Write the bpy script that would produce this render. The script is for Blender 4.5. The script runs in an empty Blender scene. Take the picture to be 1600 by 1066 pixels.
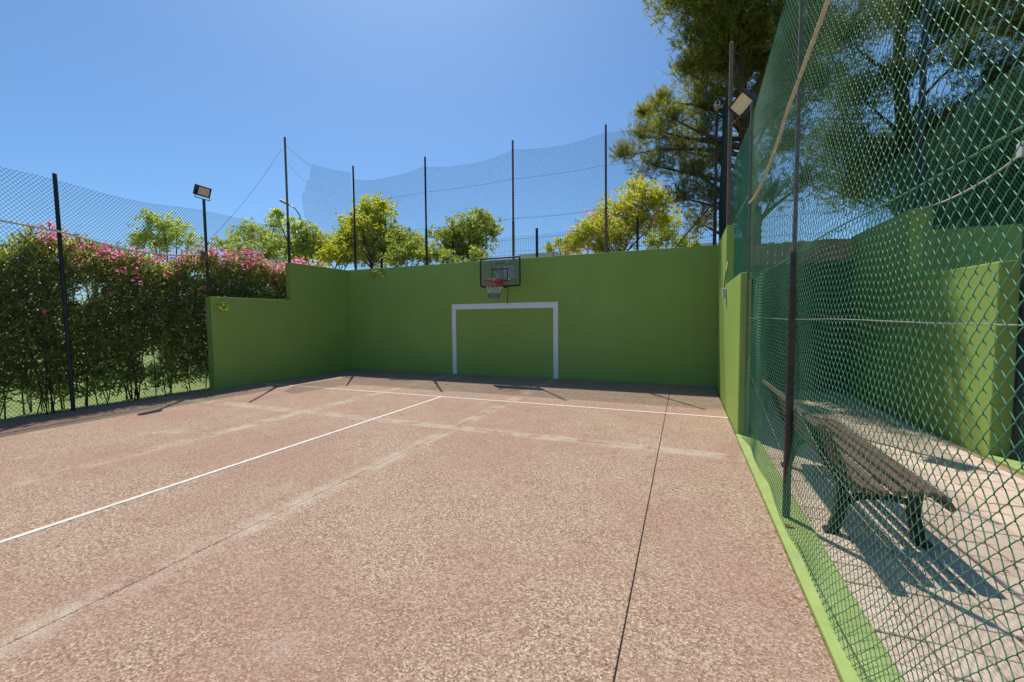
import bpy, math, random
import numpy as np
from mathutils import Vector, Matrix
random.seed(7); rng = np.random.default_rng(7)
R = math.radians
scn = bpy.context.scene
col = scn.collection

# ------------------------------------------------------------------ camera
F, YAW, PIT, ROL, CAMH = 648.33, 0.3938, 0.05484, -0.009914, 1.5
fw = Vector((-math.sin(YAW)*math.cos(PIT), math.cos(YAW)*math.cos(PIT), -math.sin(PIT)))
rt = Vector((math.cos(YAW), math.sin(YAW), 0)); up = rt.cross(fw)
rt, up = rt*math.cos(ROL)+up*math.sin(ROL), -rt*math.sin(ROL)+up*math.cos(ROL)
cd = bpy.data.cameras.new('camera'); cam = bpy.data.objects.new('camera', cd); col.objects.link(cam)
cd.sensor_width = 36; cd.lens = 36*F/1600; cd.clip_start = 0.05; cd.clip_end = 3000
M = Matrix((rt, up, -fw)).transposed().to_4x4(); M.translation = (0, 0, CAMH)
cam.matrix_world = M; scn.camera = cam
# ------------------------------------------------------------------ sky, sun, exposure
SUN_EL, SUN_AZ = R(60.7), R(38.1)           # azimuth measured from +Y towards -X
w = bpy.data.worlds.new('World'); scn.world = w; w.use_nodes = True
nt = w.node_tree; nt.nodes.clear()
sky = nt.nodes.new('ShaderNodeTexSky'); sky.sky_type = 'NISHITA'; sky.sun_disc = False
sky.sun_elevation = SUN_EL; sky.sun_rotation = -SUN_AZ
sky.altitude = 0; sky.air_density = 0.9; sky.dust_density = 0.9; sky.ozone_density = 10.0
bg = nt.nodes.new('ShaderNodeBackground'); bg.inputs[1].default_value = 0.098
wo = nt.nodes.new('ShaderNodeOutputWorld')
wb = nt.nodes.new('ShaderNodeMix'); wb.data_type = 'RGBA'; wb.blend_type = 'MULTIPLY'; wb.inputs[0].default_value = 1; wb.inputs[7].default_value = (.84, 1.0, 1.0, 1)   # even white balance of the whole sky
nt.links.new(sky.outputs[0], wb.inputs[6]); nt.links.new(wb.outputs[2], bg.inputs[0]); nt.links.new(bg.outputs[0], wo.inputs[0])
sl = bpy.data.lights.new('sun', 'SUN'); sl.energy = 3.7; sl.angle = R(0.53); sl.color = (1, .955, .88)
so = bpy.data.objects.new('sun', sl); col.objects.link(so)
sd = Vector((-math.sin(SUN_AZ)*math.cos(SUN_EL), math.cos(SUN_AZ)*math.cos(SUN_EL), math.sin(SUN_EL)))
so.location = sd*30; so.rotation_euler = sd.to_track_quat('Z', 'Y').to_euler()
scn.view_settings.view_transform = 'Standard'; scn.view_settings.look = 'None'
scn.view_settings.exposure = 0.5; scn.view_settings.gamma = 1
scn.render.engine = 'CYCLES'
scn.cycles.max_bounces = 8; scn.cycles.transparent_max_bounces = 16

# ------------------------------------------------------------------ helpers
def ray(x, y): return fw*F + rt*(x-800) - up*(y-533)
def at_y(x, y, Y): d = ray(x, y); return Vector((0, 0, CAMH)) + d*(Y/d.y)
def at_d(x, y, D): d = ray(x, y); return Vector((0, 0, CAMH)) + d*(D/math.hypot(d.x, d.y))

class MB:
    def __init__(s): s.v = []; s.f = []
    def add(s, vs, fs):
        o = len(s.v); s.v += [tuple(p) for p in vs]; s.f += [tuple(i+o for i in f) for f in fs]; return s
    def box(s, x0, x1, y0, y1, z0, z1, M=None):
        vs = [Vector(p) for p in ((x0,y0,z0),(x1,y0,z0),(x1,y1,z0),(x0,y1,z0),(x0,y0,z1),(x1,y0,z1),(x1,y1,z1),(x0,y1,z1))]
        if M is not None: vs = [M@p for p in vs]
        return s.add(vs, [(0,3,2,1),(4,5,6,7),(0,1,5,4),(1,2,6,5),(2,3,7,6),(3,0,4,7)])
    def bbox(s, x0, x1, y0, y1, z0, z1, b=.006, M=None):      # box with bevelled top edge
        vs = [(x0,y0,z0),(x1,y0,z0),(x1,y1,z0),(x0,y1,z0),(x0,y0,z1-b),(x1,y0,z1-b),(x1,y1,z1-b),(x0,y1,z1-b),
              (x0+b,y0+b,z1),(x1-b,y0+b,z1),(x1-b,y1-b,z1),(x0+b,y1-b,z1)]
        vs = [Vector(p) for p in vs]
        if M is not None: vs = [M@p for p in vs]
        fs = [(0,3,2,1),(8,9,10,11)]
        for i in range(4):
            j = (i+1) % 4; fs += [(i,j,4+j,4+i),(4+i,4+j,8+j,8+i)]
        return s.add(vs, fs)
    def tube(s, pts, rad, n=8, cap=True):
        pts = [Vector(p) for p in pts]; k = len(pts)
        if not hasattr(rad, '__len__'): rad = [rad]*k
        vs = []; fs = []; ref = None
        for i, p in enumerate(pts):
            t = (pts[min(i+1, k-1)]-pts[max(i-1, 0)]).normalized()
            if ref is None: ref = Vector((1,0,0)) if abs(t.x) < .8 else Vector((0,1,0))
            a = (ref - t*ref.dot(t)).normalized(); b = t.cross(a); ref = a
            for j in range(n):
                th = 2*math.pi*j/n; vs.append(p + (a*math.cos(th)+b*math.sin(th))*rad[i])
        for i in range(k-1):
            for j in range(n):
                q = (j+1) % n; fs.append((i*n+j, i*n+q, (i+1)*n+q, (i+1)*n+j))
        if cap: fs += [tuple(range(n-1, -1, -1)), tuple((k-1)*n+j for j in range(n))]
        return s.add(vs, fs)
    def prism(s, poly, a, b, fn):            # poly 2d, extruded from a to b; fn(u,v,t)->xyz
        n = len(poly)
        vs = [fn(u, v, a) for u, v in poly]+[fn(u, v, b) for u, v in poly]
        fs = [tuple(range(n-1, -1, -1)), tuple(range(n, 2*n))]+[(i, (i+1) % n, n+(i+1) % n, n+i) for i in range(n)]
        return s.add(vs, fs)
    def build(s, name, mat, parent=None, smooth=False, kind=None):
        me = bpy.data.meshes.new(name); me.from_pydata(s.v, [], s.f); me.update()
        return link(name, me, mat, parent, smooth, kind)

def link(name, me, mat, parent=None, smooth=False, kind=None):
    if mat is not None and not me.materials: me.materials.append(mat)
    if smooth: me.polygons.foreach_set('use_smooth', [True]*len(me.polygons))
    o = bpy.data.objects.new(name, me); col.objects.link(o)
    if parent is not None: o.parent = parent
    if kind: o['kind'] = kind
    return o
def npmesh(name, V, Fc, mat, parent=None, smooth=False, kind=None):      # V (n,3), Fc (m,k)
    me = bpy.data.meshes.new(name); V = np.asarray(V, np.float32); Fc = np.asarray(Fc, np.int32); m, k = Fc.shape
    me.vertices.add(len(V)); me.vertices.foreach_set('co', V.ravel())
    me.loops.add(m*k); me.loops.foreach_set('vertex_index', Fc.ravel())
    me.polygons.add(m); me.polygons.foreach_set('loop_start', np.arange(m, dtype=np.int32)*k)
    me.update(calc_edges=True); me.validate()
    return link(name, me, mat, parent, smooth, kind)
def thing(name, label, cat, loc=(0,0,0), group=None):
    o = bpy.data.objects.new(name, None); col.objects.link(o); o.location = loc; o.empty_display_size = .1
    return tag(o, label, cat, group)
def tag(o, label, cat, group=None):
    o['label'] = label; o['category'] = cat
    if group: o['group'] = group
    return o
def local(mb, root):                         # move builder geometry into the root's frame
    l = root.location; mb.v = [(x-l.x, y-l.y, z-l.z) for x, y, z in mb.v]; return mb

# ------------------------------------------------------------------ materials
def mat(name, base=(.5,.5,.5), rough=.6, metal=0, spec=.5):
    m = bpy.data.materials.new(name); m.use_nodes = True
    b = m.node_tree.nodes['Principled BSDF']
    b.inputs['Base Color'].default_value = (*base, 1); b.inputs['Roughness'].default_value = rough
    b.inputs['Metallic'].default_value = metal; b.inputs['Specular IOR Level'].default_value = spec
    return m
class NT:
    def __init__(s, m): s.t = m.node_tree; s.b = s.t.nodes['Principled BSDF']; s.c = None
    def n(s, ty, **k):
        o = s.t.nodes.new(ty)
        for a, v in k.items(): setattr(o, a, v)
        return o
    def l(s, a, b): s.t.links.new(a, b)
    def obj(s):
        if s.c is None: s.c = s.n('ShaderNodeTexCoord')
        return s.c.outputs['Object']
    def noise(s, scale, detail=3, rough=.6, vec=None, mapsc=None):
        o = s.n('ShaderNodeTexNoise'); o.inputs['Scale'].default_value = scale; o.inputs['Detail'].default_value = detail
        o.inputs['Roughness'].default_value = rough
        v = vec or s.obj()
        if mapsc:
            mp = s.n('ShaderNodeMapping'); mp.inputs['Scale'].default_value = mapsc; s.l(v, mp.inputs[0]); v = mp.outputs[0]
        s.l(v, o.inputs['Vector']); return o.outputs['Fac']
    def ramp(s, fac, stops):
        o = s.n('ShaderNodeValToRGB'); e = o.color_ramp.elements
        while len(e) < len(stops): e.new(.5)
        for i, (p, c) in enumerate(stops):
            e[i].position = p; e[i].color = (*c, 1) if hasattr(c, '__len__') else (c, c, c, 1)
        s.l(fac, o.inputs[0]); return o.outputs[0]
    def mix(s, fac, a, b, mode='MIX'):
        o = s.n('ShaderNodeMix', data_type='RGBA', blend_type=mode)
        for sk, v in ((o.inputs[0], fac), (o.inputs[6], a), (o.inputs[7], b)):
            if hasattr(v, 'links') or hasattr(v, 'is_linked'): s.l(v, sk)
            elif hasattr(v, '__len__'): sk.default_value = (*v, 1)
            else: sk.default_value = v
        return o.outputs[2]
    def math(s, op, a, b=None, c=None):
        o = s.n('ShaderNodeMath', operation=op)
        for i, v in enumerate((a, b, c)):
            if v is None: continue
            if hasattr(v, 'is_linked'): s.l(v, o.inputs[i])
            else: o.inputs[i].default_value = v
        return o.outputs[0]
    def bump(s, h, strength=.3, dist=.01):
        o = s.n('ShaderNodeBump'); o.inputs['Strength'].default_value = strength; o.inputs['Distance'].default_value = dist
        s.l(h, o.inputs['Height']); s.l(o.outputs[0], s.b.inputs['Normal'])
    def base(s, c): s.l(c, s.b.inputs['Base Color'])

def m_court():
    m = mat('exposed_aggregate', rough=.85, spec=.2); t = NT(m)
    vor = t.n('ShaderNodeTexVoronoi'); vor.inputs['Scale'].default_value = 105; t.l(t.obj(), vor.inputs['Vector'])
    vor2 = t.n('ShaderNodeTexVoronoi'); vor2.inputs['Scale'].default_value = 210; t.l(t.obj(), vor2.inputs['Vector'])
    sep = t.n('ShaderNodeSeparateColor'); t.l(vor.outputs['Color'], sep.inputs[0])
    grain = t.ramp(sep.outputs[0], [(0, (.05,.028,.022)), (.28, (.23,.13,.088)), (.62, (.37,.235,.155)), (1, (.66,.525,.375))])
    sep2 = t.n('ShaderNodeSeparateColor'); t.l(vor2.outputs['Color'], sep2.inputs[0])
    grain = t.mix(.35, grain, t.ramp(sep2.outputs[1], [(0, (.12,.07,.055)), (.5, (.34,.23,.152)), (1, (.57,.45,.32))]))
    big = t.ramp(t.noise(.55, 5, .62), [(.44, 0.), (.58, 1.)])
    mid = t.ramp(t.noise(2.6, 4, .6), [(.35, 0.), (.7, 1.)])
    red = t.mix(t.math('MULTIPLY', big, .40), grain, (.31,.155,.115))
    pale = t.mix(t.math('MULTIPLY', mid, .22), red, (.44,.34,.25))
    # pale worn bands beside the joints, broken up by noise
    sx = t.n('ShaderNodeSeparateXYZ'); t.l(t.obj(), sx.inputs[0])
    d = None
    for ax, v in ((0,-2.91),(0,-5.76),(1,4.92)):
        a = t.math('ABSOLUTE', t.math('SUBTRACT', sx.outputs[ax], v)); d = a if d is None else t.math('MINIMUM', d, a)
    halo = t.math('SUBTRACT', 1.0, t.math('DIVIDE', d, .16)); halo = t.math('MAXIMUM', halo, 0.0)
    halo = t.math('MULTIPLY', halo, t.ramp(t.noise(3.2, 4, .65), [(.38, 0.), (.60, 1.)]))
    pale = t.mix(t.math('MULTIPLY', halo, .85), pale, (.50,.425,.325))
    spot = t.ramp(t.noise(1.3, 2, .5), [(.68, 0.), (.78, 1.)])
    pale = t.mix(t.math('MULTIPLY', spot, .4), pale, (.46,.39,.31))
    t.base(pale)
    h = t.math('ADD', vor.outputs['Distance'], t.math('MULTIPLY', t.noise(60, 2), .5)); t.bump(h, .75, .006)
    return m
def m_wall():
    m = mat('green_masonry_paint', rough=.62, spec=.3); t = NT(m)
    a = t.ramp(t.noise(.8, 5, .6), [(.3, (.252,.372,.072)), (.7, (.292,.424,.09))])
    streak = t.ramp(t.noise(1.0, 4, .6, mapsc=(9, 9, .35)), [(.45, 0.), (.8, 1.)])
    a = t.mix(t.math('MULTIPLY', streak, .16), a, (.38,.48,.13))
    sc = t.ramp(t.noise(7, 6, .75), [(.66, 0.), (.74, 1.)])
    a = t.mix(t.math('MULTIPLY', sc, .25), a, (.46,.51,.34))
    bm = t.n('ShaderNodeTexVoronoi'); bm.inputs['Scale'].default_value = 1.7; bm.inputs['Randomness'].default_value = 1; t.l(t.obj(), bm.inputs['Vector'])
    ball = t.math('MULTIPLY', t.ramp(bm.outputs['Distance'], [(.05, 1.), (.13, 0.)]), t.ramp(t.noise(16, 4, .7), [(.45, 0.), (.6, 1.)]))
    a = t.mix(t.math('MULTIPLY', ball, .28), a, (.46,.52,.36))
    run = t.ramp(t.noise(1.0, 5, .7, mapsc=(22, 22, .5)), [(.58, 0.), (.72, 1.)])
    a = t.mix(t.math('MULTIPLY', run, .22), a, (.13,.19,.055))
    t.base(a); t.bump(t.math('ADD', t.noise(38, 4), t.math('MULTIPLY', t.noise(3, 3), .8)), .25, .006)
    return m
def m_tile():
    m = mat('ribbed_terrace_tile', rough=.8, spec=.2); t = NT(m)
    oi = t.n('ShaderNodeObjectInfo'); geo = t.n('ShaderNodeNewGeometry')
    c = t.ramp(oi.outputs['Random'], [(0, (.52,.365,.25)), (.5, (.61,.46,.33)), (1, (.68,.53,.39))])
    dirt = t.ramp(t.noise(2.2, 5, .65, vec=geo.outputs['Position']), [(.42, 0.), (.7, 1.)])
    c = t.mix(t.math('MULTIPLY', dirt, .4), c, (.40,.25,.17))
    c = t.mix(.35, c, t.ramp(t.noise(60, 3, .7, vec=geo.outputs['Position']), [(.3, (.36,.27,.20)), (.7, (.68,.58,.47))]))
    t.base(c)
    sx = t.n('ShaderNodeSeparateXYZ'); t.l(geo.outputs['Position'], sx.inputs[0])
    rib = t.math('SINE', t.math('MULTIPLY', sx.outputs[0], 2*math.pi/.02))
    t.bump(t.math('ADD', t.math('MULTIPLY', rib, .5), t.noise(80, 2, vec=geo.outputs['Position'])), .5, .004)
    return m
def m_leaf(name, dark, mid, light, trans=.35, rough=.45):
    m = mat(name, mid, rough, spec=.4); t = NT(m)
    g = t.n('ShaderNodeNewGeometry')
    c = t.ramp(g.outputs['Random Per Island'], [(0, dark), (.55, mid), (1, light)])
    t.base(c)
    tr = t.n('ShaderNodeBsdfTranslucent'); mx = t.n('ShaderNodeMixShader'); mx.inputs[0].default_value = trans
    hs = t.n('ShaderNodeHueSaturation'); hs.inputs['Value'].default_value = 1.6; hs.inputs['Saturation'].default_value = 1.1
    hs.inputs['Hue'].default_value = .485; t.l(c, hs.inputs['Color']); t.l(hs.outputs[0], tr.inputs[0])
    out = t.t.nodes['Material Output']; t.l(t.b.outputs[0], mx.inputs[1]); t.l(tr.outputs[0], mx.inputs[2]); t.l(mx.outputs[0], out.inputs[0])
    return m
def m_var(name, a, b, scale=6, rough=.6, metal=0, spec=.4, bump=0, stretch=None):
    m = mat(name, a, rough, metal, spec); t = NT(m)
    f = t.noise(scale, 5, .65, mapsc=stretch); t.base(t.ramp(f, [(.32, a), (.68, b)]))
    if bump: t.bump(t.noise(scale*4, 4, mapsc=stretch), bump, .01)
    return m
COURT = m_court(); WALL = m_wall(); TILE = m_tile()
BASE = m_var('joint_filler', (.20,.17,.145), (.28,.24,.20), 12, .9)
MORTAR = m_var('red_mortar', (.30,.17,.12), (.40,.25,.18), 10, .9)
LINE = m_var('white_line_paint', (.52,.46,.39), (.70,.65,.58), 14, .75)
GOALW = m_var('white_wall_paint', (.80,.79,.77), (.90,.89,.87), 5, .6)
KERB = m_var('lime_kerb_paint', (.25,.33,.085), (.32,.40,.12), 5, .65, bump=.1)
_k = NT(KERB); _b = _k.b.inputs['Base Color'].links[0].from_socket
_b = _k.mix(_k.math('MULTIPLY', _k.ramp(_k.noise(11, 6, .75), [(.58, 0.), (.66, 1.)]), .55), _b, (.36,.34,.25)); _b = _k.mix(_k.math('MULTIPLY', _k.ramp(_k.noise(3, 5, .7), [(.5, 0.), (.7, 1.)]), .35), _b, (.20,.24,.09)); _k.base(_b)
LAWN = m_var('lawn', (.13,.18,.04), (.22,.27,.075), 3, .9, bump=.5)
SOIL = m_var('dry_soil', (.20,.14,.09), (.30,.23,.15), 2, .95, bump=.4)
POST = m_var('weathered_post', (.022,.026,.022), (.075,.055,.045), 7, .55, .2, bump=.15)
RUST = m_var('rusty_post', (.13,.085,.06), (.24,.17,.125), 9, .7, .2, bump=.15)
NAVY = m_var('dark_post', (.012,.022,.03), (.03,.04,.045), 7, .45, .2)
WIREG = m_var('green_coated_wire', (.035,.18,.088), (.085,.28,.145), 3, .5, 0, .4)
WIRED = m_var('dull_coated_wire', (.010,.030,.028), (.02,.045,.038), 3, .6, 0, .2)
STEEL = m_var('galvanised_wire', (.30,.32,.30), (.45,.46,.44), 8, .4, .6)
GALV = m_var('weathered_grey_tube', (.10,.10,.085), (.20,.19,.17), 12, .6, .3)
CABLE = m_var('cream_cable', (.55,.50,.42), (.68,.63,.55), 10, .6)
ROPE = m_var('tan_rope', (.40,.34,.24), (.62,.55,.42), 30, .85, bump=.5)
BLACK = mat('black_plastic', (.014,.014,.016), .45)
GREY = mat('grey_plastic', (.50,.50,.48), .5)
LED = m_var('led_panel', (.74,.58,.38), (.84,.72,.54), 14, .25)
WOOD = m_var('weathered_slat', (.085,.034,.025), (.21,.12,.09), 14, .6, bump=.3, stretch=(6,.6,6))
IRON = m_var('dark_cast_iron', (.010,.018,.014), (.022,.032,.026), 9, .5, .3)
BOARD = m_var('brown_board', (.42,.21,.11), (.60,.35,.20), 5, .75, bump=.3, stretch=(5,5,.5))
BARK = m_var('pine_bark', (.05,.036,.028), (.16,.115,.085), 9, .9, bump=.8, stretch=(2,2,.5))
TWIG = m_var('shrub_stem', (.055,.045,.03), (.13,.105,.075), 8, .85)
NEEDLE = m_leaf('pine_needle', (.06,.085,.016), (.17,.20,.034), (.40,.40,.07), .58, .5)
NEEDLE2 = m_leaf('dark_pine_needle', (.032,.054,.014), (.075,.105,.024), (.17,.19,.04), .45, .5)  # darker needle colours than the big pine's, for the two dark pines
OLE = m_leaf('oleander_leaf', (.13,.16,.04), (.25,.30,.072), (.54,.58,.23), .55, .35)
JAC = m_leaf('feathery_leaf', (.22,.28,.065), (.37,.44,.11), (.52,.58,.19), .58)
YEL = m_leaf('yellow_green_leaf', (.24,.29,.035), (.42,.47,.055), (.60,.62,.10), .6)
MIDG = m_leaf('mid_green_leaf', (.15,.21,.045), (.28,.36,.065), (.44,.51,.11), .58)
PINK = m_leaf('pink_petal', (.62,.12,.24), (.74,.24,.38), (.80,.45,.52), .5, .5)
ROSE = m_leaf('pale_pink_petal', (.62,.30,.32), (.70,.42,.40), (.76,.58,.50), .5, .5)
DRY = m_leaf('dry_leaf', (.20,.10,.03), (.40,.22,.05), (.55,.36,.08), .2, .6)
RED = mat('red_steel', (.45,.012,.02), .4)
NETW = mat('net_white', (.62,.60,.60), .8); NETR = mat('net_red', (.55,.03,.05), .8); NETB = mat('net_blue', (.04,.08,.30), .8)
ROOF = m_var('white_render', (.66,.65,.62), (.76,.75,.72), 3, .8)
def m_acrylic():
    m = bpy.data.materials.new('clear_acrylic'); m.use_nodes = True; t = m.node_tree; t.nodes.clear()
    tr = t.nodes.new('ShaderNodeBsdfTransparent'); tr.inputs[0].default_value = (.86,.88,.87,1)
    df = t.nodes.new('ShaderNodeBsdfDiffuse'); df.inputs[0].default_value = (.42,.43,.42,1)
    gl = t.nodes.new('ShaderNodeBsdfGlossy'); gl.inputs[1].default_value = .08
    m1 = t.nodes.new('ShaderNodeMixShader'); m1.inputs[0].default_value = .08
    m2 = t.nodes.new('ShaderNodeMixShader'); fr = t.nodes.new('ShaderNodeFresnel'); fr.inputs[0].default_value = 1.25
    o = t.nodes.new('ShaderNodeOutputMaterial')
    t.links.new(tr.outputs[0], m1.inputs[1]); t.links.new(df.outputs[0], m1.inputs[2]); t.links.new(fr.outputs[0], m2.inputs[0])
    t.links.new(m1.outputs[0], m2.inputs[1]); t.links.new(gl.outputs[0], m2.inputs[2]); t.links.new(m2.outputs[0], o.inputs[0])
    return m
ACRYL = m_acrylic()

# ------------------------------------------------------------------ setting: ground
XL, XR, YB = -9.42, .63, 9.8           # inner faces of the side walls and of the back wall
g = MB().add([(-400,-400,-.08),(400,-400,-.08),(400,600,-.08),(-400,600,-.08)], [(0,1,2,3)]).build('lawn', LAWN, kind='structure')
fl = MB().box(-9.66, .61, -3, YB, -.3, -.016).build('court_floor', BASE, kind='structure')
xs = [-9.66, -8.6, -5.76, -2.91, -.25, .61]; ys = [-3, -.1, 4.92, YB]
gx = [0, .005, .005, .005, .009, 0]
for i in range(5):
    for j in range(3):
        MB().bbox(xs[i]+gx[i]*.5, xs[i+1]-gx[i+1]*.5, ys[j]+(.004 if j else 0), ys[j+1]-(.004 if j < 2 else 0), -.0155, 0, .003).build('slab', COURT, fl)
MB().box(-9.3, .608, 6.78, 6.83, .0015, .004).build('painted_line', LINE, fl)
MB().box(-4.34, -4.29, -2.9, 6.778, .0015, .004).build('painted_line', LINE, fl)
kb = MB().bbox(.613, .84, -3, 5.8, -.3, .03, .008).build('painted_kerb', KERB, kind='structure')
kb2 = MB().bbox(2.93, 3.2, -3, 5.83, -.3, .03, .008).build('painted_kerb', KERB, kind='structure')
# terrace tiles between the two courts
tb = MB().box(.84, 2.93, -3, YB, -.3, -.012).build('terrace_paving', MORTAR, kind='structure')
P_ = .2; tm = []
for k in range(4):
    e = .0025*(k-1.5)*.6
    tm.append(MB().bbox(-.0965, .0965, -.0965, .0965, -.011, .004+e, .004).build('paving_tile', TILE, tb))
masters = [o.data for o in tm]
for o in tm: bpy.data.objects.remove(o)
rest = MB(); cnt = 0
for j in range(64):
    for i in range(11):
        x = .84+.1+i*P_; y = -3+.1+j*P_
        x1 = min(x+.0965, 2.928)
        if x > 2.93: continue
        if y > 1.85 and cnt < 300 and x1-x > .09:
            o = bpy.data.objects.new('paving_tile', masters[random.randrange(4)]); col.objects.link(o); o.parent = tb
            o.location = (x, y, 0); o.rotation_euler = (random.gauss(0,.004), random.gauss(0,.004), random.choice((0, math.pi))); cnt += 1
        elif y < YB-.09:
            rest.bbox(x-.0965, x1, y-.0965, y+.0965, -.011, .004, .004)
rest.build('paving_tile', TILE, tb, kind='stuff')
MB().box(3.2, 13.2, -3, YB, -.3, -.002).build('neighbouring_court', COURT, kind='structure')
MB().box(-16, 26, 10.06, 60, -.3, 2.3).build('raised_bank', SOIL, kind='structure')

# ------------------------------------------------------------------ walls
def side_wall(name, x0, x1, label, y0=5.8, ystep=7.8, y1=YB):
    poly = [(y0,0),(y1,0),(y1,3.0),(ystep,3.0),(ystep,2.03),(y0,2.03)]
    mb = MB().prism([(a, b if b else -.25) for a, b in poly], x0, x1, lambda u, v, t: (t, u, v))
    o = mb.build(name, WALL); bv = o.modifiers.new('bevel', 'BEVEL'); bv.width = .012; bv.segments = 2; bv.limit_method = 'ANGLE'
    return tag(o, label, 'wall')
bw = MB().box(XL-.2, XR+.15, YB, YB+.2, -.25, 3.0).build('court_wall', WALL)
bv = bw.modifiers.new('bevel', 'BEVEL'); bv.width = .012; bv.segments = 2
tag(bw, 'long green painted back wall with white goal frame painted on it', 'wall')
for nm, a in (('painted_goal_post', (-5.83,-5.71,0.004,1.75)), ('painted_goal_post', (-2.97,-2.85,0.004,1.75)), ('painted_crossbar', (-5.83,-2.85,1.7505,1.89))):
    MB().box(a[0], a[1], YB-.003, YB+.01, a[2], a[3]).build(nm, GOALW, bw)
side_wall('court_wall', XL-.2, XL, 'stepped green side wall in shade, beside the oleander hedge')
side_wall('court_wall', XR, XR+.12, 'narrow sunlit green stepped wall right of the goal, where the near fence ends')
side_wall('court_wall', 2.95, 3.2, 'green stepped wall beyond the terrace, partly lit, right of the bench', 5.83, 7.7, 10.0)
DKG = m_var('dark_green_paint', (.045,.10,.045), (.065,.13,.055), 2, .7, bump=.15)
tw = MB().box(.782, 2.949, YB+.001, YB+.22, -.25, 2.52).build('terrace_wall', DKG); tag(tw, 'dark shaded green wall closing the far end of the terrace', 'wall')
pl = MB().box(.782, 1.0, 8.9, 9.1, -.2, 2.95).build('wall_pillar', WALL); tag(pl, 'green square pillar behind the fence, next to the lit stepped wall', 'pillar')
bf = thing('board_fence', 'brown upright board fence on top of the dark terrace wall', 'fence', (1.9, YB+.12, 2.52))
for k in range(15):
    x = 1.05+k*.128; MB().box(x-1.9, x+.118-1.9, -.02+random.uniform(-.004,.004), .02, 0, .45+random.uniform(-.015,.015)).build('board', BOARD, bf)
for z in (.1, .36): MB().box(-.87, 1.05, .022, .06, z, z+.06).build('rail', BOARD, bf)
nw = MB().box(3.203, 13.2, YB, YB+.2, -.25, 3.0).build('court_wall', WALL); tag(nw, 'shaded green back wall of the neighbouring court, far right', 'wall')

# ------------------------------------------------------------------ chain link
def chain(name, mat_, parent, s0, s1, z0, z1, fn, w=.028, h=.034, r=.0016, knuckle=False, sides=3, clip=None):
    """zigzag strands; fn(s,z,o) -> xyz arrays, s along the fence, o out of plane"""
    nk = int((s1-s0)/w); nj = int((z1-z0)/h); Vs = []; Fs = []; off = 0
    for k in range(nk):
        j = np.arange(nj+1); ex = (j+k) % 2
        s = s0 + k*w + ex*w; z = z0 + j*h
        if knuckle:
            sg = np.where(ex == 1, 1, -1); q = .17
            S = np.stack([s-sg*w*q, s+sg*r*1.3, s-sg*w*q], 1).ravel()
            Z = np.stack([z-h*q, z, z+h*q], 1).ravel()
            O = np.stack([sg*r*1.5, sg*0, -sg*r*1.5], 1).ravel()
        else: S, Z, O = s, z, (ex*2-1)*r*.6
        if clip is not None:
            ok = clip(S, Z)
            idx = np.nonzero(ok)[0]
            if len(idx) < 4: continue
            S, Z, O = S[idx[0]:idx[-1]+1], Z[idx[0]:idx[-1]+1], O[idx[0]:idx[-1]+1]
        P = np.stack(fn(S, Z, O), 1); n = len(P)
        T = np.gradient(P, axis=0); T /= np.linalg.norm(T, axis=1, keepdims=True)
        N = np.stack(fn(S, Z, O+.01), 1)-P; N -= T*(N*T).sum(1, keepdims=True); N /= np.linalg.norm(N, axis=1, keepdims=True)
        B = np.cross(T, N)
        ring = [P + (N*math.cos(2*math.pi*a/sides)+B*math.sin(2*math.pi*a/sides))*r for a in range(sides)]
        Vs.append(np.stack(ring, 1).reshape(-1, 3))
        i = np.arange(n-1)[:, None]*sides; a = np.arange(sides)[None]; b = (a+1) % sides
        Fs.append((np.stack([i+a, i+b, i+sides+b, i+sides+a], 2).reshape(-1, 4))+off); off += n*sides
    return npmesh(name, np.concatenate(Vs), np.concatenate(Fs), mat_, parent, True, 'stuff')

def post(parent, x, y, z0, z1, zs=None, r=.028, m=POST, m2=None, lean=(0,0), er=.85):
    lx, ly, lz = parent.location
    mb = MB(); q = lambda z: (x+lean[0]*(z-z0)-lx, y+lean[1]*(z-z0)-ly, z-lz)
    zt = z1 if zs is None else zs
    mb.tube([q(z0), q(zt)], r*1.15 if zs else r, 10)
    o = mb.build('post', m, parent)
    if zs:
        MB().tube([q(zs+.001), q(z1-.01), q(z1)], [r*er, r*er, r*er*.7], 10).build('post_extension', m2 or m, o)
    else: MB().tube([q(z1+.0005), q(z1+.012)], [r*1.05, r*.7], 10).build('post_cap', m, o)
    return o
def wire(parent, pts, r=.0022, m=STEEL, name='tension_wire', n=5):
    l = parent.location if parent else Vector((0,0,0))
    return MB().tube([Vector(p)-l for p in pts], r, n).build(name, m, parent, True)
def sag(a, b, d, n=14):
    a, b = Vector(a), Vector(b)
    return [a.lerp(b, i/n)-Vector((0,0,d*4*(i/n)*(1-i/n))) for i in range(n+1)]

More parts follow.
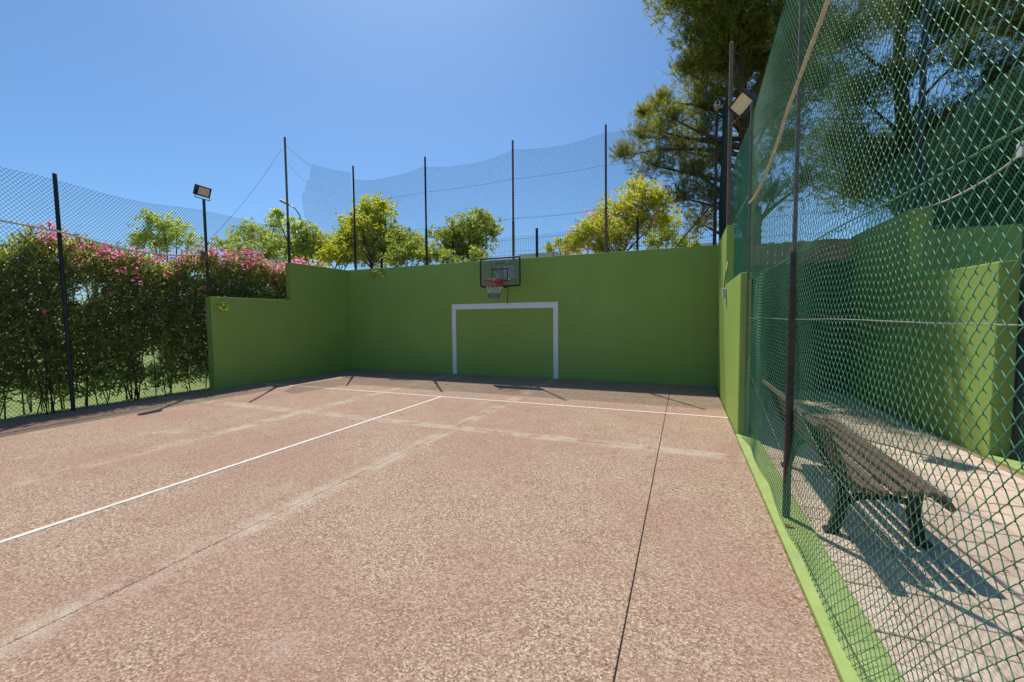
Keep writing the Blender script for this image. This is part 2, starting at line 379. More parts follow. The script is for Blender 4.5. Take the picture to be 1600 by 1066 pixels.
# -- back fence on the back wall
PX = [-9.22, -6.67, -4.05, -1.71, .57]; YF = 9.9
b = thing('chain_link_fence', 'tall chain-link fence with thin posts standing on the back wall', 'fence', (-4.4, YF, 3.0))
for i, x in enumerate(PX):
    post(b, x, YF, 2.99, (6.1, 5.97, 5.97, 5.93, 5.9)[i], (4.05, 4.0, 3.96, 3.93, 3.95)[i], .03, m=(POST, POST, RUST, RUST, POST)[i], lean=(random.uniform(-.006,.006), 0))
for x, y2, dx in ((-9.22, 0, -1.0), (-9.22, 0, .75), (.57, 0, -.8)):
    MB().tube([(x+4.4, .045, .95), (x+dx+4.4, .06, .0)], .018, 6).build('brace', RUST, b)
def topz(s):                                 # scalloped top edge between the posts
    z = np.full_like(s, 5.7)
    for a, c in zip(PX[:-1], PX[1:]):
        t = np.clip((s-a)/(c-a), 0, 1); z = np.where((s >= a) & (s <= c), 5.72-.17*4*t*(1-t)*(1 if a < -6 else .55 if a < -3 else .25), z)
    return z
lo = b.location
def fb(s, z, o):
    e = np.clip((z-4)/1.7, 0, 1)
    return (s+.03*np.sin(2.1*z+s)-lo.x, YF-.035+o+.02*np.sin(s*2.3+z*1.7)-lo.y, 3.0+(np.where(z > 4, 4+(z-4)*(topz(s)-4)/1.7, z))-3.0-lo.z+.012*np.sin(3*s))
for a, c in zip(PX[:-1], PX[1:]):
    chain('mesh_panel', WIRED, b, a, c, 4.0, 5.7, fb, r=.0030)
    chain('mesh_panel', WIRED, b, a, c, 3.02, 4.02, fb, r=.0030)
for z, d in ((5.0, .03), (4.02, .04), (3.2, .02)):
    for a, c in zip(PX[:-1], PX[1:]): wire(b, sag((a, YF-.04, z), (c, YF-.04, z), d), .003, NAVY)
# -- torn bay on the left wall and the tall post
tl = thing('chain_link_fence', 'torn chain-link bay with a tall bare post on the left wall corner', 'fence', (-9.52, 7.98, 2.03))
post(tl, -9.52, 7.86, 2.9, 6.2, 4.05, .032, m=POST, m2=RUST)
def ftl(s, z, o):
    f = (s-7.86)/2.04; return (-9.52+.30*f+o+.03*np.sin(z*2+s)*(1-f)+9.52, s+.10*np.sin(z*1.9)*np.clip(9.9-s, 0, 1)-7.98, z-2.03-.10*np.maximum(0, (8.7-s))+.12*f*(z-3.3)/2.5-.1*np.sin(f*3.1)*(z-3.3)/2.5)
chain('mesh_panel', WIRED, tl, 8.25, 9.86, 3.3, 5.8, ftl, r=.0030, clip=lambda S, Z: (S > 8.35-.30*np.cos((Z-4.2)*1.9)))
wire(tl, sag((-9.52,7.86,6.02), (-9.5,8.6,5.72), .03), .0035, NAVY); wire(tl, sag((-9.5,7.9,5.55),(-9.5,8.5,5.2),.02), .0025, NAVY)
# -- left fence in front of the hedge
lf = thing('chain_link_fence', 'long chain-link fence on dark posts in front of the oleander hedge', 'fence', (-9.62, 3.6, 0))
for y, t in ((1.3, 3.95), (3.6, 3.95), (5.88, 4.12)): post(lf, -9.62, y, -.1, t, None, .028, m=NAVY if y < 5 else POST, lean=(0, -.008 if y == 3.6 else 0))
def flf(s, z, o): return (o+.03*np.sin(s*1.3+z)+0*s, s-3.6+.02*np.sin(z*2.2), z+.03*np.sin(s*2.4)*(z/4)+.05*np.sin(s*.9+1))
chain('mesh_panel', WIRED, lf, 1.3, 3.6, .03, 3.9, flf, r=.0034); chain('mesh_panel', WIRED, lf, 3.6, 5.88, .03, 3.9, flf, r=.0034)
chain('mesh_panel', WIRED, lf, 5.88, 7.95, 2.06, 3.88, flf, r=.0034)
wire(lf, sag((-9.66,5.9,3.2), (-9.54,7.84,5.98), .14), .003, NAVY, 'loose_wire')
for z in (3.0, 2.0): wire(lf, sag((-9.66,1.3,z), (-9.66,5.88,z), .03), .0025, NAVY)
# -- right fence beside the bench (near the camera)
XF = .70
rf = thing('chain_link_fence', 'near green chain-link fence between the court and the bench', 'fence', (XF, 3.5, .03))
for y in (1.18, 3.5, 5.755): post(rf, XF+.005, y, .0, 4.02, 1.95 if y != 5.755 else None, .022 if y != 5.755 else .013, m=POST if y != 5.755 else GALV, m2=GALV, er=.62, lean=(.004, .006) if y == 3.5 else (0, 0))
def frf(s, z, o):
    low = np.clip(.5-z, 0, .5)
    return (.032-.062*np.clip((1.0-z)/.9, 0, 1)+o+.012*np.sin(1.7*s+2*z)+.012*np.sin(4.1*s-1.3*z)+.02*np.sin(s*5)*low*2, s-3.5+.026*np.sin(3.1*z+s*.8)+.010*np.sin(9*z+5*s),
            z-.03+.012*np.sin(2.7*s)+.006*np.sin(11*s+4*z)+low*.06*np.sin(3.3*s))
chain('mesh_panel', WIREG, rf, 1.0, 5.76, .05, 1.96, frf, w=.0255, h=.0315, r=.0015, knuckle=True, sides=5)
def frf2(s, z, o): return (.03+o+.012*np.sin(1.3*s+1.5*z)+0*s, s-3.5+.02*np.sin(2.3*z+s), z-.03+.03*np.sin(1.9*s)*((z-1.9)/2))
chain('mesh_panel', WIREG, rf, 1.0, 5.80, 1.93, 4.0, frf2, w=.0265, h=.033, r=.0015, knuckle=True, sides=5)
chain('mesh_panel', WIREG, rf, 5.80, 9.75, 3.03, 4.0, frf2, r=.0016)
chain('mesh_panel', WIREG, rf, 5.80, 7.8, 2.05, 3.05, frf2, r=.0016)
wire(rf, [(XF+.022, y, 1.475+.004*math.sin(y*3)) for y in np.linspace(1.0, 5.76, 20)], .0024)
wire(rf, [(XF+.03, y, 1.945+.012*math.sin(y*2.7)) for y in np.linspace(1.0, 5.76, 40)], .004, WIREG, 'mesh_edge')
wire(rf, sag((XF+.045, 3.5, .86), (XF+.06, 1.9, .62), .08), .0015, STEEL, 'loose_wire')
wire(rf, sag((XF-.02, 3.1, .06), (XF-.01, 1.9, .07), .02), .0018, POST, 'loose_wire')
wire(rf, sag((XF+.045, 5.7, .80), (XF+.05, 3.5, .30), .02), .0015, STEEL, 'loose_wire')
# tall post on the right wall with its strip of mesh
rt_ = thing('chain_link_fence', 'narrow strip of mesh and tall rusty post above the right wall', 'fence', (XR+.06, 7.9, 3.0))
post(rt_, XR+.03, 7.88, 3.0, 5.95, None, .032, m=RUST)
chain('mesh_panel', WIRED, rt_, 7.9, 9.86, 3.05, 5.75, lambda s, z, o: (o-.03+.02*np.sin(z*2+s), s-7.9+0*z, z-3.0-.05*np.sin((s-7.9)*1.6)), r=.0030)
# rope / cable sleeve hanging on the fence
rp = MB().tube(sag((XF-.03, 2.2, 3.22), (XF-.03, 3.6, 2.98), .0, 4)[:-1]+sag((XF-.03, 3.6, 2.98), (XF-.02, 5.55, 2.80), .10, 12), [.012]*16+[.014], 8).build('rope', ROPE, None, True)
tag(rp, 'tan rope slung along the near fence, sloping down to the wall', 'rope')
# -- second fence (neighbouring court)
f2 = thing('chain_link_fence', 'second chain-link fence on dark posts beyond the terrace', 'fence', (3.1, 5.7, .03))
post(f2, 3.1, 5.72, .03, 4.6, None, .045, m=NAVY); post(f2, 3.08, 7.85, 3.0, 5.95, None, .04, m=NAVY); post(f2, 3.1, 3.4, .03, 4.0, None, .045, m=NAVY)
def ff2(s, z, o): return (o+.02*np.sin(s*2+z), s-5.7+.02*np.sin(z*2), z-.03+.03*np.sin(s*2.2)*((z-2)/2))
chain('mesh_panel', WIREG, f2, 3.4, 5.78, .05, 4.0, ff2, r=.002); chain('mesh_panel', WIREG, f2, 5.84, 7.7, 2.06, 4.0, ff2, r=.002)
chain('mesh_panel', WIREG, f2, 7.7, 9.75, 3.03, 4.0, ff2, r=.002)
c2 = MB().tube(sag((3.02,4.2,3.05), (3.02,5.72,3.05), .04, 8)+sag((3.02,5.74,3.05), (3.0,7.9,3.02), .12, 10), .011, 7).build('cable', CABLE, None, True)
tag(c2, 'cream cable looped along the second fence from a small grey box', 'cable')
jb2 = MB().bbox(2.99, 3.056, 5.68, 5.76, 3.02, 3.16, .01).build('junction_box', GREY); tag(jb2, 'small grey junction box on the second fence post, upper right', 'junction box')
# cable on the left fence
c1 = MB().tube(sag((-9.56,1.0,3.05),(-9.56,3.6,3.0),-.05,8)+sag((-9.56,3.62,3.0),(-9.56,5.84,2.94),.14,12), .017, 7).build('cable', CABLE, None, True)
tag(c1, 'thin cream cable strung across the left fence above the hedge', 'cable')
jb1 = MB().bbox(-9.60, -9.54, 5.74, 5.85, 2.82, 3.0, .008).build('junction_box', RUST); tag(jb1, 'brown junction box on the left floodlight post', 'junction box')
jb3 = MB().bbox(XR-.06, XR-.001, 7.6, 7.72, 2.06, 2.22, .01, Matrix.Translation((.0,0,-.26))).build('junction_box', GREY); tag(jb3, 'small white junction box on the sunlit right wall below its step', 'junction box')
wire(None, [(XR-.03,7.66,1.96),(XR-.02,7.68,2.1),(XR+.02,7.78,2.4)], .008, BLACK, 'cable'); tag(bpy.data.objects['cable.002'], 'short black cable above the junction box on the right wall', 'cable')

# ------------------------------------------------------------------ floodlights
def floodlight(base, aim, label, size=.36, deep=.08, lift=.0, roll=0, asp=.36):
    t = thing('floodlight', label, 'floodlight', base, 'court floodlights')
    n = Vector(aim).normalized(); sx = n.cross(Vector((0,0,1))).normalized(); sz = sx.cross(n); sx, sz = sx*math.cos(roll)+sz*math.sin(roll), sz*math.cos(roll)-sx*math.sin(roll)
    c = Vector((0,0,.16+lift)); Mx = Matrix((sx, n, sz)).transposed().to_4x4(); Mx.translation = c
    a, h = size/2, size*asp
    MB().box(-a, a, -deep, 0, -h, h, Mx).build('housing', BLACK, t)
    fr = MB()
    for x0, x1, z0, z1 in ((-a,a,h-.025,h),(-a,a,-h,-h+.025),(-a,-a+.025,-h+.025,h-.025),(a-.025,a,-h+.025,h-.025)): fr.box(x0, x1, .001, .022, z0, z1, Mx)
    fr.build('frame', BLACK, t)
    MB().box(-a+.025, a-.025, .0005, .010, -h+.025, h-.025, Mx).build('led_panel', LED, t)
    for k in range(9):
        x = -a+.03+k*(size-.06)/8; MB().box(x-.004, x+.004, -deep-.03, -deep-.0005, -h*.8, h*.8, Mx).build('cooling_fin', BLACK, t)
    br = MB(); p = [Mx@Vector((-a-.012, -deep*.5, 0)), None, None, Mx@Vector((a+.012, -deep*.5, 0))]
    p[1] = Vector((p[0].x, p[0].y, .01)); p[2] = Vector((p[3].x, p[3].y, .01)); br.tube(p, .010, 6); br.build('bracket', BLACK, t)
    return t
floodlight((-9.62, 5.88, 4.135), (.90, .12, -.34), 'black LED floodlight on top of the left fence post', .30)
fl2 = floodlight((XR+.15, 7.5, 4.62), (-.40, -.74, -.42), 'black LED floodlight beside the tall rusty post on the right', .31, roll=-.62, asp=.42, deep=.15)
MB().tube([(-.13+.03, .33, .005), (0, .0, .005)], .012, 6).build('mounting_arm', RUST, fl2)
cm = thing('security_camera', 'small white camera on the back corner post at right', 'camera', (.57, 9.86, 5.78))
MB().tube([(0,.04,0),(0,-.06,.03)], .014, 6).build('bracket', GREY, cm)
MB().bbox(-.05,.05,-.22,-.05,0,.09,.01).build('housing', GREY, cm); MB().tube([(0,-.2205,.045),(0,-.235,.045)], .03, 10).build('lens', BLACK, cm)

# ------------------------------------------------------------------ basketball hoop
bx, by = -4.22, 9.42
hp = thing('basketball_hoop', 'clear basketball backboard with red rim and torn net on back wall', 'basketball hoop', (bx, by, 2.64))
a, h = .53, .345
MB().box(-a, a, -.004, .004, -h, h).build('backboard', ACRYL, hp)
fr = MB(); r_ = .05
pts = []
for cx, cz, t0 in ((a-r_, h-r_, 0), (-a+r_, h-r_, 90), (-a+r_, -h+r_, 180), (a-r_, -h+r_, 270)):
    for k in range(5): th = R(t0+k*22.5); pts.append((cx+r_*math.cos(th), 0, cz+r_*math.sin(th)))
pts.append(pts[0]); pts.append(pts[1]); fr.tube(pts, .021, 8, False).build('frame', BLACK, hp, True)
tg = MB()
for x0, x1, z0, z1 in ((-.22,.22,.06,.085),(-.22,.22,-.235,-.21),(-.22,-.195,-.21,.06),(.195,.22,-.21,.06)): tg.box(x0, x1, -.0065, -.0042, z0, z1)
tg.build('target_square', BLACK, hp)
for k in range(7): MB().box(-.19+k*.05, -.172+k*.05, -.0062, -.0042, .19, .232).build('letter_mark', RED if k < 2 else BLACK, hp)
bk = MB()
for s in (-1, 1):
    bk.tube([(s*.2, .006, .25), (s*.2, .15, .1), (s*.2, .375, .05)], .014, 6); bk.tube([(s*.2, .006, -.22), (s*.2, .375, -.05)], .014, 6); bk.tube([(s*.16,.02,.03),(0,.02,-.2)], .012, 6)
bk.box(-.24, .24, .355, .378, -.12, .2); bk.box(-.05, .05, .006, .10, -.3, .3)
bk.build('bracket', GREY, hp)
MB().box(-.48, .48, .008, .03, -.16, -.135).build('stiffener', GREY, hp)
MB().bbox(-.07, .07, -.12, -.005, -.30, -.215, .004).build('rim_mount', RED, hp)
RC = Vector((0, -.12-.225, -.225)); rr = .225
ring = [(RC.x+rr*math.cos(R(k*15)), RC.y+rr*math.sin(R(k*15)), RC.z) for k in range(26)]
MB().tube(ring, .010, 8, False).build('rim', RED, hp, True)
for part, m, z0, z1, r0, r1 in (('net', NETR, 0, .13, 1, .86), ('net', NETW, .13, .30, .86, .60), ('net', NETB, .30, .42, .60, .56)):
    nb = MB(); n = 12; rows = max(1, int((z1-z0)/.06))
    for q in range(n):
        for sgn in (1, -1):
            p = []
            for k in range(rows+1):
                f = k/rows; th = 2*math.pi*(q+sgn*.5*k+(.5*round(z0/.06)*sgn))/n; rad = rr*(r0+(r1-r0)*f)+random.gauss(0, .006)
                p.append((RC.x+rad*math.cos(th), RC.y+rad*math.sin(th), RC.z-.012-z0-(z1-z0)*f+random.gauss(0, .004)))
            nb.tube(p, .0042, 4)
    nb.build(part, m, hp)
MB().tube([(.2,.03,-.34),(.19,.06,-.42),(.13,.15,-.80)], .009, 6).build('adjusting_rod', BLACK, hp)
MB().tube([(.14,-.02,-.372),(.14,.04,-.372)], .028, 10).build('clamp_knob', BLACK, hp)

# ------------------------------------------------------------------ bench
bn = thing('park_bench', 'weathered brown slatted bench with dark iron legs behind the fence', 'bench', (1.1, 4.1, .004))
prof = [(.36,.385,-62),(.335,.43,-24),(.275,.445,-4),(.20,.442,4),(.125,.435,6),(.05,.425,6),(-.02,.42,-4),(-.085,.44,-32),(-.125,.49,-58),(-.15,.555,-68),(-.175,.62,-70),(-.20,.685,-72),(-.225,.75,-66),(-.27,.795,-25)]
for px, pz, an in prof:
    Mx = Matrix.Translation((px-.03, random.uniform(-.006,.006), pz)) @ Matrix.Rotation(R(-an if False else an*-1), 4, 'Y') @ Matrix.Rotation(R(random.uniform(-.15,.15)), 4, 'Z')
    MB().bbox(-.025, .025, -1.0, 1.0, -.016, .016, .005, Mx).build('slat', WOOD, bn)
def leg(y):
    mb = MB()
    # support bar under the seat and up behind the back, swept as a flat iron section
    def strip(pts, wd, th):
        for (x0, z0), (x1, z1) in zip(pts[:-1], pts[1:]):
            d = Vector((x1-x0, 0, z1-z0)); L = d.length; an = math.atan2(d.z, d.x)
            Mx = Matrix.Translation((x0, y, z0)) @ Matrix.Rotation(-an, 4, 'Y'); mb.box(-.006, L+.006, -th/2, th/2, -wd/2, wd/2, Mx)
    off = [(px-.03+.027*math.sin(R(-an))*1.0, pz-.027*math.cos(R(an)) ) for px, pz, an in prof[1:]]
    strip([(px-.03-.034*math.sin(R(abs(an))) if px < .05 else px-.03, pz-.036*math.cos(R(an))) for px, pz, an in prof[1:]], .035, .045)
    strip([(.30,.40),(.285,.2),(.33,.0)], .06, .05)
    strip([(-.14,.47),(-.09,.33),(-.10,.17),(-.14,.0)], .06, .05)
    arc = [(-.11,.15)]+[(-.10+.19*(1-math.cos(R(t)))*1.0, .15+.14*math.sin(R(t))) for t in range(10, 91, 16)]+[(.16,.295),(.285,.27)]
    strip(arc, .035, .04)
    for x in (.335, -.145): mb.box(x-.045, x+.045, y-.032, y+.032, 0, .028)
    return mb.build('leg', IRON, bn)
leg(-.68); leg(.68)

# ------------------------------------------------------------------ foliage tools
def rand_rot(n, upbias=0.):
    d = rng.normal(size=(n, 3)); d[:, 2] += upbias; d /= np.linalg.norm(d, axis=1, keepdims=True)
    e = rng.normal(size=(n, 3)); e -= d*(e*d).sum(1, keepdims=True); e /= np.linalg.norm(e, axis=1, keepdims=True)
    return d, e
def rhombs(P, D, E, L, W):                    # leaf rhombus from P along D, width along E
    n = len(P); L = np.broadcast_to(np.asarray(L, float).reshape(-1, 1), (n, 1)); W = np.broadcast_to(np.asarray(W, float).reshape(-1, 1), (n, 1))
    V = np.stack([P, P+D*L*.45+E*W*.5, P+D*L, P+D*L*.45-E*W*.5], 1).reshape(-1, 3)
    return V, np.arange(4*n).reshape(-1, 4)
def in_ball(n, shell=.55):
    d = rng.normal(size=(n, 3)); d /= np.linalg.norm(d, axis=1, keepdims=True)
    return d*(shell+(1-shell)*rng.random((n, 1)))**1.0
def limb(mb, a, b_, r0, r1, wob=.12, n=6):
    a, b_ = Vector(a), Vector(b_); L = (b_-a).length; pts = []; ph = random.uniform(0, 6)
    for i in range(n+1):
        t = i/n; p = a.lerp(b_, t); e = math.sin(t*math.pi)*wob*L
        p += Vector((math.sin(ph)*e, math.cos(ph)*e, .35*e)); pts.append(p)
    mb.tube(pts, [r0+(r1-r0)*i/n for i in range(n+1)], 6)

def pine(base, top, pads, label, nmat=NEEDLE, tr=.2, dens=1.0, group='pine trees behind the wall'):
    t = thing('pine_tree', label, 'tree', base, group); B = Vector(base)
    tk = MB(); tp = [B.lerp(Vector(top), i/8)+Vector((.12*math.sin(i*1.1), .1*math.cos(i*.9)-.1, 0)) for i in range(9)]
    tk.tube([p-B for p in tp], [tr*(1-.82*i/8) for i in range(9)], 10)
    Vs = []; off = 0
    for c, r in pads:
        c = Vector(c); f = min(max((c.z-B.z-r*.9-.4)/(top[2]-B.z), .08), .97)
        i = f*8; k = min(int(i), 7); s = tp[k].lerp(tp[k+1], i-k); limb(tk, s-B, c-B, tr*.30*(1-.6*f)+.012, .012, .08)
        for _ in range(5):
            q = c+Vector(rng.normal(size=3)).normalized()*r*.8; limb(tk, c-B, q-B, .012, .004, .1, 3)
        n = int(dens*400*max(r, .45)**2/.5)
        d = in_ball(n, .15); sp = np.array(c-B)+d*np.array([r, r, r*.85])
        sd_ = d*.7+rng.normal(size=(n, 3))*.35+np.array([0, 0, .55]); sd_ /= np.linalg.norm(sd_, axis=1, keepdims=True)
        m_ = 20
        sl_ = rng.uniform(.14, .30, (n, 1, 1)); u = rng.random((n, m_, 1))
        P = sp[:, None]+sd_[:, None]*sl_*u
        nd = sd_[:, None]*.9+rng.normal(size=(n, m_, 3))*.55; nd /= np.linalg.norm(nd, axis=2, keepdims=True)
        ee = np.cross(nd, rng.normal(size=(n, m_, 3))); ee /= np.linalg.norm(ee, axis=2, keepdims=True)
        L = rng.uniform(.08, .15, (n, m_, 1)); W = .011
        V = np.stack([P-ee*W*.5, P+ee*W*.5, P+nd*L], 2).reshape(-1, 3); Vs.append(V)
    tk.build('trunk', BARK, t, True)
    V = np.concatenate(Vs); npmesh('crown', V, np.arange(len(V)).reshape(-1, 3), nmat, t)
    return t
def px_pads(lst, D, jit, s=1.0):
    out = []
    for x, y, r in lst:
        d = D+random.uniform(-jit, jit); p = at_d(x, y, d); dep = (p-Vector((0,0,CAMH))).dot(fw); out.append((p, r*s*dep/F))
    return out
A = [(1078,62,30),(1100,105,40),(1072,112,26),(1095,12,36),(1130,40,46),(1128,100,36),(1152,95,42),(1195,55,46),(1205,15,46),(1160,10,40),(1178,108,32),(1090,145,24),(1120,150,30),
     (1000,215,28),(975,243,18),(1028,205,32),(1060,235,44),(1018,258,32),(1100,205,40),(1088,270,46),(1112,312,38),(1068,310,30),(1095,350,30),(1122,250,36),(1008,180,14),(1032,160,15),(1050,185,24),(1105,170,30),
     (1212,120,46),(1228,225,44),(1182,265,34),(1255,60,46),(1285,130,46),(1262,285,40),(1205,310,30),(1160,185,32),(1165,310,22),(1150,345,20)]
pa = px_pads(A, 11.4, .9, .92)
pa += [((x, y, z), r) for x, y, z, r in ((.2,11.2,9.6,1.1),(1.2,11.6,10.3,1.2),(2.0,11.0,9.3,1.0),(.4,10.6,8.7,.8),(1.0,11.3,11.6,1.0),(-.3,11.4,9.3,.7),(2.6,11.6,8.6,.9),(.6,11.9,8.2,.8),(.9,11.2,7.6,.9),(.8,10.7,8.4,.9),(1.3,12,7.8,.9),(.4,10.9,9.5,.9),(.9,12.4,8.6,.9),(1.9,12.2,6.4,.9),(2.2,11.4,7.6,.9),(2.4,12.4,7.2,.9))]
pine((1.36, 11.5, 2.25), (1.1, 11.4, 12.0), pa, 'big yellow-green pine rising behind the back wall corner', tr=.2, dens=.85)
Bp = [(1322,55,44),(1342,150,44),(1312,225,44),(1352,262,44),(1402,232,34),(1432,12,34),(1482,40,42),(1535,18,42),(1502,92,28),(1562,120,34),(1470,195,40),(1530,205,40),(1390,20,34),(1405,120,24),(1330,300,34),(1390,290,36)]
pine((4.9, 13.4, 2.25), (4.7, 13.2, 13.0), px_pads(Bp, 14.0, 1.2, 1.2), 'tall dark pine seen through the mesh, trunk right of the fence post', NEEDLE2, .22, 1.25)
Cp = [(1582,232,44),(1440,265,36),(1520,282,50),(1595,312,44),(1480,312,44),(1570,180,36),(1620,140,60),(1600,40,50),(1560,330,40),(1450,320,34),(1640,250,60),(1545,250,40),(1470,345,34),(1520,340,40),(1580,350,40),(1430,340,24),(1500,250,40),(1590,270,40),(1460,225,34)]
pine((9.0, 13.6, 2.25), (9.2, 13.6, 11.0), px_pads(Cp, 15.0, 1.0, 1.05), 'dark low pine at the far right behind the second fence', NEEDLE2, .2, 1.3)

def broadleaf(name, base, pads, m, label, cat='tree', tr=.09, lw=.045, dens=1.0, extra=None, group='light green trees beyond the fences'):
    t = thing(name, label, cat, base, group); B = Vector(base); tk = MB(); Vs = []; Xs = []
    cz = sum(p.z for p, r in pads)/len(pads); ctr = Vector((B.x, B.y, B.z+(cz-B.z)*.55))
    tk.tube([(0,0,-.05), (ctr-B)*.5+Vector((.05,0,0)), ctr-B], [tr, tr*.8, tr*.6], 8)
    for c, r in pads:
        limb(tk, ctr-B-Vector((0,0,random.uniform(0,.3))), c-B, tr*.33, .012, .08)
        n = int(dens*2900*max(r,.25)**2/.5); ns = max(3, n//14)
        sp = np.array(c-B)+in_ball(ns, .1)*1.1*np.array([r, r, r*.8]); dv = in_ball(ns, .9); dv[:, 2] *= .5
        for sgi in range(14):                       # leaflets along a spray
            u = (sgi//2+1)/8; P = sp+dv*(u*r*.55)+rng.normal(size=(ns, 3))*.012; P[:, 2] -= .12*r*u*u
            d, e = rand_rot(ns, -.15); Vs.append(rhombs(P, d, e, rng.uniform(.8, 1.5, ns)*lw*1.7, lw*.8)[0])
        if extra:
            k = max(1, int(ns*.10)); P = np.array(c-B)+in_ball(k, .9)*r
            for _ in range(9): d, e = rand_rot(k, .3); Xs.append(rhombs(P+rng.normal(size=(k,3))*.05, d, e, .09, .04)[0])
    tk.build('trunk', TWIG, t, True)
    V = np.concatenate(Vs); npmesh('crown', V, np.arange(len(V)).reshape(-1, 4), m, t)
    if Xs: V = np.concatenate(Xs); npmesh('blossom', V, np.arange(len(V)).reshape(-1, 4), extra, t, kind='stuff')
    return t
def pxtree(lst, D, zb, m, label, name='broadleaf_tree', bxp=None, **k):
    pads = px_pads(lst, D, D*.05, 1.28); x = bxp or sum(p[0] for p in lst)/len(lst); b0 = at_d(x, 400, D)
    return broadleaf(name, (b0.x, b0.y, zb), pads, m, label, **k)
pxtree([(232,340,14),(255,352,20),(225,368,16),(275,360,18),(250,378,22),(295,375,14),(212,380,10)], 19, -.08, JAC, 'feathery tree above the pink hedge, left of the floodlight post', bxp=255, lw=.048, dens=.7)
pxtree([(75,386,9),(68,392,9)], 17, -.08, JAC, 'small tuft of a tree peeping over the hedge left of the fence post', bxp=72)
pxtree([(135,386,10),(150,388,9),(120,390,8)], 17, -.08, YEL, 'small yellowish tree top just right of the left fence post', bxp=138)
pxtree([(372,368,15),(395,356,16),(410,375,22),(380,390,20),(430,350,14),(440,380,22),(420,398,22),(360,392,14),(345,380,10)], 18, -.08, JAC, 'wide feathery tree right of the left floodlight post', bxp=412, lw=.048, dens=.8)
pxtree([(432,334,10),(465,352,12),(480,365,18),(495,380,20),(468,385,20),(460,402,16),(515,395,18)], 16, -.08, JAC, 'feathery tree around the street lamp behind the tall post', bxp=490, lw=.055)
pxtree([(572,326,16),(595,322,18),(560,345,18),(590,350,24),(545,358,16),(612,372,18),(570,375,24),(540,382,20),(598,395,22)], 15.5, 2.25, YEL, 'bright yellow-green tree behind the corner of the back wall', bxp=580, lw=.055)
pxtree([(520,392,16),(540,402,16),(555,398,14),(505,402,12)], 14.5, 2.25, YEL, 'low yellow-green shrub against the left wall corner', 'shrub', cat='shrub', tr=.05, group='shrubs along the top of the back wall')
pxtree([(630,372,18),(645,385,20),(625,398,18),(660,398,18),(610,405,12)], 13.2, 2.25, MIDG, 'leafy green shrub behind the second fence post', 'shrub', cat='shrub', tr=.05, group='shrubs along the top of the back wall')
pxtree([(640,385,16),(655,372,12),(600,392,16),(575,400,14),(620,402,14)], 16.5, 2.25, JAC, 'pale feathery shrub filling the gap behind the first back fence bay', 'shrub', cat='shrub', tr=.05, group='shrubs along the top of the back wall')
pxtree([(500,372,12),(488,388,14),(530,372,12),(478,402,14)], 17.5, -.08, JAC, 'pale leafy tree between the tall post and the wall corner', bxp=500)
pxtree([(860,388,8),(872,380,9),(885,392,8)], 14.6, 2.25, YEL, 'small yellowish shrub by the panel fence right of the backboard', 'shrub', cat='shrub', tr=.03, group='shrubs along the top of the back wall')
pxtree([(1040,368,18),(1065,378,16),(1020,378,14),(1085,385,12)], 15.0, 2.25, MIDG, 'dim green shrub under the big pine', 'shrub', cat='shrub', tr=.05, group='shrubs along the top of the back wall')
pxtree([(755,337,14),(735,348,20),(712,362,20),(745,372,22),(700,382,20),(725,390,22),(765,352,12),(770,362,10),(690,365,14)], 14.2, 2.25, MIDG, 'green spreading tree just left of the basketball backboard', bxp=728, lw=.05)
pxtree([(680,395,16),(700,402,14),(745,398,16),(668,402,12)], 12.8, 2.25, MIDG, 'low shrub on the back wall below the spreading tree', 'shrub', cat='shrub', tr=.04, group='shrubs along the top of the back wall')
pxtree([(945,340,22),(975,325,26),(1000,345,26),(925,358,24),(960,365,26),(905,372,18),(895,385,14),(1010,305,24),(995,290,16),(1035,340,22),(1030,310,18),(940,382,18),(890,372,8)], 13.6, 2.25, YEL, 'yellow-green flowering tree in front of the pine, right of the backboard', bxp=968, lw=.05, extra=ROSE, dens=.9)

# sprigs hanging over walls
def sprig(base, tips, label):
    t = thing('trailing_sprig', label, 'plant', base); st = MB(); Vs = []
    for tp in tips:
        tp = Vector(tp); limb(st, (0,0,0), tp, .006, .002, .15, 4)
        for q in range(26):
            f = random.uniform(.35, 1); P = np.array(tp*f)[None]+rng.normal(size=(1, 3))*.035; d, e = rand_rot(1, -.2); Vs.append(rhombs(P, d, e, random.uniform(.05,.09), .025)[0])
    st.build('stem', TWIG, t); V = np.concatenate(Vs); npmesh('leaves', V, np.arange(len(V)).reshape(-1, 4), YEL, t)
sprig((-8.3, YB+.05, 3.0), [(-.35,-.13,-.22),(-.15,-.14,-.30),(.15,-.13,-.18),(.3,-.12,-.24),(0,-.12,-.1)], 'small leafy sprig hanging over the back wall near its left corner')
sprig((-9.60, 5.9, 1.86), [(.3,.1,-.05),(.32,.02,-.12),(.28,.15,.02)], 'little sprig poking out beside the end of the left wall')

# ------------------------------------------------------------------ oleander hedge
hd = thing('oleander_hedge', 'tall dark oleander hedge with pink flowers behind the left fence', 'hedge', (-10.3, 4.5, -.08))
def htop(y): return 2.60+.11*np.sin(y*2.1)+.09*np.sin(y*5.3+1)+.05*np.sin(y*11+2)+.045*y*.9
N = 92000
y = rng.uniform(.6, 9.6, N); zf = rng.random(N); z = .08+(htop(y)-.08)*zf**.8
edge = .5*np.sqrt(np.clip(1-((zf-.55)/.62)**2, .12, 1)); x = -10.3+rng.uniform(-1, 1, N)*edge*.85
hole = np.sin(y*3.1+z*2.2)+np.sin(y*7.3-z*4.1+2)+np.sin(z*6+y*1.3)
keep = (rng.random(N) < np.where(z < .6, .58+.4*(z/.6), 1.0)) & (hole > -1.9)
P = np.stack([x, y, z], 1)[keep]; n = len(P)
d = rng.normal(size=(n, 3))*.75+np.array([.18, 0, .55]); d[:, 0] += (P[:, 0]+10.3)*.6; d /= np.linalg.norm(d, axis=1, keepdims=True)
